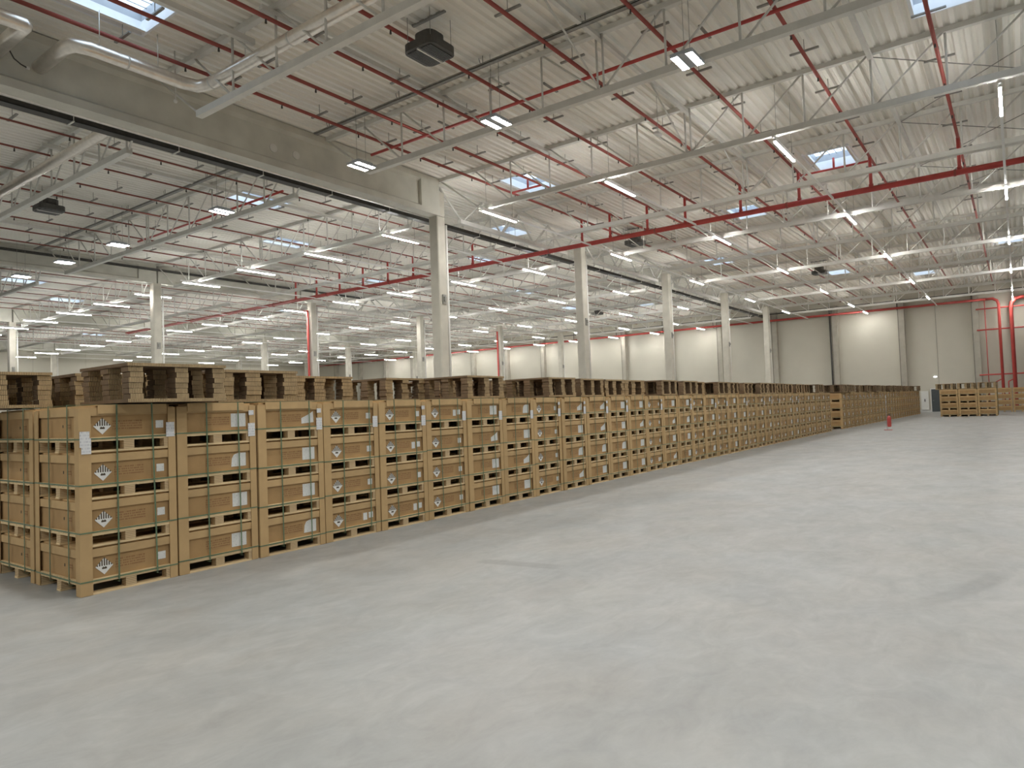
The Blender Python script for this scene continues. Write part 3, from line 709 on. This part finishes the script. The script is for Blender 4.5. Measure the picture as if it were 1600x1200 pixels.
C['sidemark'] = MB().box(-hx+.022-.002, -hx+.022, -.30, -.22, .25, .31, 0).box(-hx+.022-.0025, -hx+.022, -.45, -.43, .26, .29, 1).box(-hx+.022-.0025, -hx+.022, -.12, -.10, .27, .30, 1).mesh('side_print', ['print', 'brownink'])
TIER = ('bottom', 'second', 'third', 'top')

def crate(loc, rz, label, group, near, style, rnd, side=False):
    o = thing('pallet_crate', label, 'crate', loc, rz, group)
    if near:
        pl = ob('pallet', C['deck'], o)
        for y in (-hy+.05, 0, hy-.05): ob('bottom_board', C['board'], pl, (0, y, 0))
        for x in (-hx+.06, 0, hx-.06):
            for y in (-hy+.05, 0, hy-.05): ob('block', C['block'], pl, (x, y, 0))
    else: ob('pallet', C['pallet'], o)
    ct = ob('carton', C['carton'], o); ob('lid', C['lid'], o)
    if near or rnd.random() < .5: ob('printed_text', C['print'], ct, (rnd.uniform(-.015, .015), 0, 0))
    if style == 'A':
        ob('hazard_diamond', C['diamond'], ct, (-.265, 0, .275))
        ob('paper_label', C['small'], ct, (.345, fy, .275))
        if rnd.random() < .3: ob('paper_label', C['tall'], ct, (.235, fy, .265))
    elif style == 'B':
        k = rnd.choice(('big0', 'big0', 'big1', 'big2'))
        ob('paper_label', C[k], ct, (.285+rnd.uniform(-.02, .02), fy, .285))
    elif style == 'S':
        ob('paper_label', C['tall'], ct, (.34, fy, .275))
    if side: ob('side_print', C['sidemark'], ct)
    return o

H4 = 4*U
def lshape(t=.007, a=.13, b=.105):
    return [(0, 0), (a, 0), (a, t), (t, t), (t, b), (0, b)]
def corner_mesh(sx, sy_):
    out = [(-(PW/2)*1+x, -(PD/2)+y) for x, y in lshape(a=.12 if sx < 0 else .085)]
    out = [(x*(1 if sx < 0 else -1), y*(1 if sy_ < 0 else -1)) for x, y in out]
    if sx*sy_ < 0: out = out[::-1]
    return MB().prism(out, .004, H4-.03).mesh('corner_board', 'board')
CB = [corner_mesh(sx, sy_) for sx, sy_ in ((-1, -1), (1, -1), (1, 1), (-1, 1))]
def vstrap_x(x, wd=.016):       # loop in the Y-Z plane
    e = .008; a = PD/2+.0065
    return (MB().box(x-wd/2, x+wd/2, -a-.003, -a, .11, H4+.012).box(x-wd/2, x+wd/2, a, a+.003, .11, H4+.012)
            .box(x-wd/2, x+wd/2, -a-e, a+e, H4+.012, H4+.016).box(x-wd/2, x+wd/2, -a-e, a+e, .092, .095))
def vstrap_y(y, wd=.016):
    e = .004; a = PW/2
    return (MB().box(-a-e, -a+.001, y-wd/2, y+wd/2, .11, H4+.016).box(a-.001, a+e, y-wd/2, y+wd/2, .11, H4+.016)
            .box(-a-e, a+e, y-wd/2, y+wd/2, H4+.016, H4+.02).box(-a-e, a+e, y-wd/2, y+wd/2, .090, .093))
def hstrap(z, wd=.014):
    e = .003; a, b = PW/2, PD/2
    return (MB().box(-a-e, a+e, -b-e, -b+.0005, z, z+wd).box(-a-e, a+e, b-.0005, b+e, z, z+wd)
            .box(-a-e, -a+.0005, -b, b, z, z+wd).box(a-.0005, a+e, -b, b, z, z+wd))
S_V = [vstrap_x(-.15).mesh('strap', 'strap'), vstrap_x(.29).mesh('strap', 'strap'), vstrap_y(-.30).mesh('strap', 'strap'), vstrap_y(.18).mesh('strap', 'strap')]
S_H = [hstrap(k*U+.145).mesh('strap', 'strap') for k in range(4)]
allst = MB()
for m_ in [vstrap_x(-.15), vstrap_x(.29)]+[hstrap(k*U+.145) for k in range(4)]:
    n_ = len(allst.v); allst.v += m_.v; allst.f += [tuple(n_+i for i in f) for f in m_.f]; allst.m += m_.m; allst.sm += m_.sm
S_ALL = allst.mesh('strap_net', 'strap')
CAP = MB().box(-.37, .36, -PD/2-.003, PD/2+.003, H4+.001, H4+.010).box(-.37, .36, -PD/2-.006, -PD/2-.0005, H4-.085, H4+.010).box(-.37, .36, PD/2+.0005, PD/2+.006, H4-.085, H4+.010).mesh('top_cap', 'lid')
TAG = sticker(.095, .165).mesh('paper_tag', 'paper2'); TAG2 = sticker(.07, .06).mesh('paper_tag', 'paper2')

def strapping(loc, rz, label, group, near, rnd, first=False):
    o = thing('strapping_set', label, 'strapping', loc, rz, group)
    for m_ in CB: ob('corner_board', m_, o)
    if near:
        for m_ in S_V[:2]: ob('strap', m_, o, (rnd.uniform(-.03, .03), 0, 0)).rotation_euler = (0, rnd.uniform(-.022, .012), 0)
        for m_ in S_V[2:]: ob('strap', m_, o)
        for m_ in S_H: ob('strap', m_, o, (0, 0, rnd.uniform(-.008, .008)))
    else: ob('strap_net', S_ALL, o)
    ob('top_cap', CAP, o, (rnd.uniform(-.04, .05), 0, 0))
    if near or rnd.random() < .6:
        ob('paper_tag', TAG, o, (PW/2-.062, -PD/2-.004, H4-.30+rnd.uniform(-.05, .02)))
        if rnd.random() < .5: ob('paper_tag', TAG2, o, (PW/2-.062, -PD/2-.004, H4-.12))
    if first: ob('paper_tag', TAG, o, (-PW/2+.07, -PD/2-.005, H4-.42)); ob('paper_tag', TAG, o, (-PW/2+.055, -PD/2-.006, H4-.35))
    return o

# cardboard spacer pallets lying on top of the stacks
def block_mesh(wx, wy, seed, h=.35, layers=6):
    r = random.Random(seed); mb = MB(); z = 0
    for k in range(layers):
        dz = h/layers; j = lambda: r.uniform(-.012, .012)
        mb.box(-wx/2+j(), wx/2+j(), -wy/2+j(), wy/2+j(), z, z+dz-.004); z += dz
        mb.m[-2:] = [1, 1]; mb.m[-6:-4] = [1, 1]
    return mb.mesh('block', ['flute', 'core'])
SPV = [
    dict(xs=(-.47, .03, .48), w=.14, W=1.12, D=1.15),
    dict(xs=(-.49, -.09, .485), w=.22, W=1.20, D=1.12),
    dict(xs=(-.42, -.02, .42), w=.17, W=1.02, D=1.15),
]
for i, v in enumerate(SPV):
    v['blk'] = [block_mesh(v['w'], .17, 10*i+k) for k in range(3)]
    def slab(z1):
        b = MB().box(-v['W']/2, v['W']/2, -v['D']/2, v['D']/2, 0, z1); b.m[-2:] = [1, 1]; b.m[-6:-4] = [1, 1]; return b
    v['bot'] = slab(.036).mesh('bottom_deck', ['flute', 'core'])
    v['top'] = slab(.034).mesh('top_deck', ['flute', 'core'])
def spacer(x, y, z, rz, lab, grp, vi, rnd):
    v = SPV[vi]; o = thing('cardboard_spacer_pallet', lab, 'cardboard pallet', (x, y, z), rz, grp)
    ob('bottom_deck', v['bot'], o); ob('top_deck', v['top'], o, (0, 0, .386))
    for xx in v['xs']:
        for yy in (-v['D']/2+.095, 0, v['D']/2-.095):
            ob('block', rnd.choice(v['blk']), o, (xx, yy, .036))
    return o

rc = random.Random(11)
STY = 'ABBAAABBABBBBABBABABBABBAABBABBABABB'
PITCH = 1.042
# --- long row, block one
for k in range(34):
    x = 3.13+PW/2+PITCH*k; yf = 7.86; near = k < 12
    yo = rc.uniform(-.012, .012) if k else 0; rz = rc.uniform(-.004, .004) if k else 0
    y = yf+PD/2+yo
    where = ('corner stack beside the open floor' if k == 0 else '%s stack from the corner stack' % ORD[k]) if k < 14 else \
            'middle stretch of the long row' if k < 24 else 'receding end of the first long row'
    for t in range(4):
        st = STY[k]; what = 'brown hazard-diamond crate' if st == 'A' else 'brown crate with large paper label'
        crate((x, y, t*U), rz, '%s, %s tier, %s' % (what, TIER[t], where), 'crates of the long front row', near, st, rc, side=(k == 0))
    strapping((x, y, 0), rz, 'green straps and corner boards binding crates ' + ('of the corner stack' if k == 0 else 'of the %s stack from the corner' % ORD[k] if k < 14 else 'in the ' + where), 'strapping of the long front row', near, rc, first=(k == 0))
# second stack behind the corner, seen at the edge
for t in range(4): crate((3.13+PW/2, 7.86+PD*1.5+.05, t*U), 0, 'brown carton crate, %s tier of the stack just behind the corner stack' % TIER[t], 'crates behind the corner stack', True, 'N', rc, side=True)
strapping((3.13+PW/2, 7.86+PD*1.5+.05, 0), 0, 'straps and corner boards binding the stack just behind the corner stack', None, True, rc)
# --- block two
for k in range(28):
    x = 40.85+PW/2+PITCH*k; y = 7.75-.028*k+PD/2
    where = 'far second block beyond the gap'
    for t in range(4): crate((x, y, t*U), 0, 'small brown carton crate, %s tier, %s' % (TIER[t], where), 'crates of the far second block', False, rc.choice('ABBS'), rc)
    strapping((x, y, 0), 0, 'straps and corner boards of stacks in the far second block', 'strapping of the far second block', False, rc)
# --- small block by the pipe rack, faces the camera side (-X)
for j in range(3):
    yc = 4.72-PD/2-1.165*j
    for t in range(4): crate((60.0+PW/2, yc, t*U), 0, 'brown carton crate, %s tier of the small block before the dark door' % TIER[t], 'crates of the small block', False, 'N' if not (j == 1 and t == 2) else 'B', rc)
    strapping((60.0+PW/2, yc, 0), 0, 'straps and corner boards of the small block before the dark door', 'strapping of the small block', False, rc)
for i, (x, yc) in enumerate(((61.06+PW/2, 1.82), (62.12+PW/2, 1.82), (70.2, 1.0), (70.2, -.2), (70.2, -1.4))):
    back = i < 2
    for t in range(4): crate((x, yc, t*U), 0, ('brown carton crate, %s tier of the stacks behind the small block' if back else 'brown carton crate, %s tier of the stacks under the red pipe rack') % TIER[t], 'crates behind the small block', False, 'B', rc)
    strapping((x, yc, 0), 0, 'straps and corner boards of stacks near the red pipe rack', 'strapping of stacks near the pipe rack', False, rc)
# rows hidden behind the front rows: one plain mass of crates
hid = MB()
for r_ in range(1, 4):
    for k in range(34):
        if r_ == 1 and k == 0: continue
        x = 3.13+PITCH*k; y = 7.88+r_*1.19
        hid.box(x+.01, x+PITCH-.03, y+.02, y+1.15, .02, H4-.01)
    for k in range(28):
        x = 40.85+PITCH*k; y = 7.77-.028*k+r_*1.19
        hid.box(x+.01, x+PITCH-.03, y+.02, y+1.15, .02, H4-.01)
for j in range(2): hid.box(61.1, 64.8, 2.45+1.16*j, 3.55+1.16*j, .02, H4-.01)
tag(ob('crates_behind', hid.mesh('crates_behind', 'card')), 'brown crate rows hidden behind the front rows of stacks', 'crates', kind='stuff')

# spacer pallets on top
rs = random.Random(3)
spacer(3.50+.55, 7.55+.575, H4+.025, .0, 'cardboard spacer pallet overhanging the corner stack', 'spacer pallets on the near stacks', 0, rs)
ORDS = ORD[1:]
FRONT = [(5.50, 8.18, 1), (10.30, 8.12, 0), (12.85, 8.02, 0), (14.45, 8.18, 0), (15.75, 8.25, 2), (17.0, 8.3, 1)]
zx = 18.5
while zx < 37.6:
    FRONT.append((zx, 7.95+rs.uniform(0, .38), rs.randrange(3))); zx += 1.27+rs.choice((0.0, .05, .2, .5))
for k, (zx, yf_, vi) in enumerate(FRONT):
    near = k < 6
    spacer(zx, yf_+.575, H4+.025, rs.uniform(-.02, .02), ('cardboard spacer pallet, %s along the front stack tops from the corner' % ORDS[k]) if near else 'cardboard spacer pallet on the receding stack tops of the first row',
           'spacer pallets on the near stacks' if near else 'spacer pallets on the far stacks', vi, rs)
zx = 41.4
while zx < 70:
    spacer(zx, 7.75-.027*(zx-40.8)+.6+rs.uniform(-.2, .3), H4+.025, rs.uniform(-.03, .03), 'cardboard spacer pallet on the far second block of stacks', 'spacer pallets on the second block', rs.randrange(3), rs)
    zx += 1.25+rs.choice((0, .05, .15))
# those of the second row that look over
BACK = [(2.90, 9.95, 0, 'behind the corner spacer'), (4.25, 10.0, 2, 'close behind the corner spacer'), (5.75, 10.0, 1, 'behind the second front spacer'), (7.30, 9.68, 1, 'over the bare front caps, the nearer one'),
        (9.25, 9.78, 2, 'over the bare front caps, the farther one'), (11.1, 10.15, 2, 'set back beside the third front spacer'), (12.62, 9.90, 1, 'just behind the fourth front spacer')]
for zx, yy, vi, wh in BACK+[(14.3+1.25*q, 10.1+.04*(q % 3), q % 3, 'behind the receding front spacers') for q in range(9)]:
    spacer(zx, yy, H4+.025, rs.uniform(-.02, .02), 'cardboard spacer pallet on second-row stacks, ' + wh, 'spacer pallets on the second row', vi, rs)
for yy in (4.75, 3.45, 2.15): spacer(62.0, yy-.35, H4+.025, math.pi/2, 'cardboard spacer pallet at the back of the small block', 'spacer pallets on the small block', 1, rs)
for yy in (4.75, 3.45, 2.15): spacer(60.65, yy-.35, H4+.025, math.pi/2+rs.uniform(-.03, .03), 'cardboard spacer pallet on the small block before the dark door', 'spacer pallets on the small block', rs.randrange(3), rs)

# ------------------------------------------------------------------ fire extinguisher on its stand
o = thing('fire_extinguisher_stand', 'red fire extinguisher on a floor stand beside the far stacks', 'extinguisher', (39.2, 5.36, 0))
ob('base_plate', MB().prism(rrect(.36, .36, .08), 0, .02).mesh('base_plate', 'red'), o)
ob('pole', MB().tube([(0, .05, .02), (0, .05, 1.75)], .010, 8).mesh('pole', 'curbgrey'), o)
cy_ = MB().tube([(0, -.06, .16), (0, -.06, .18), (0, -.06, .20), (0, -.06, .62), (0, -.06, .67), (0, -.06, .70), (0, -.06, .74)], [.06, .085, .092, .092, .07, .03, .03], 14)
ob('cylinder', cy_.mesh('cylinder', 'red'), o)
ob('valve_lever', MB().box(-.02, .02, -.12, .0, .74, .77).box(-.015, .015, -.15, -.04, .80, .82).mesh('valve_lever', 'dark'), o)
ob('hose', MB().tube([(0, -.09, .74), (.1, -.1, .72), (.15, -.1, .55), (.12, -.1, .32)], .013, 6).mesh('hose', 'dark'), o)
ob('sign_plate', MB().box(-.09, .09, .035, .045, 1.6, 1.75).mesh('sign_plate', 'white'), o)
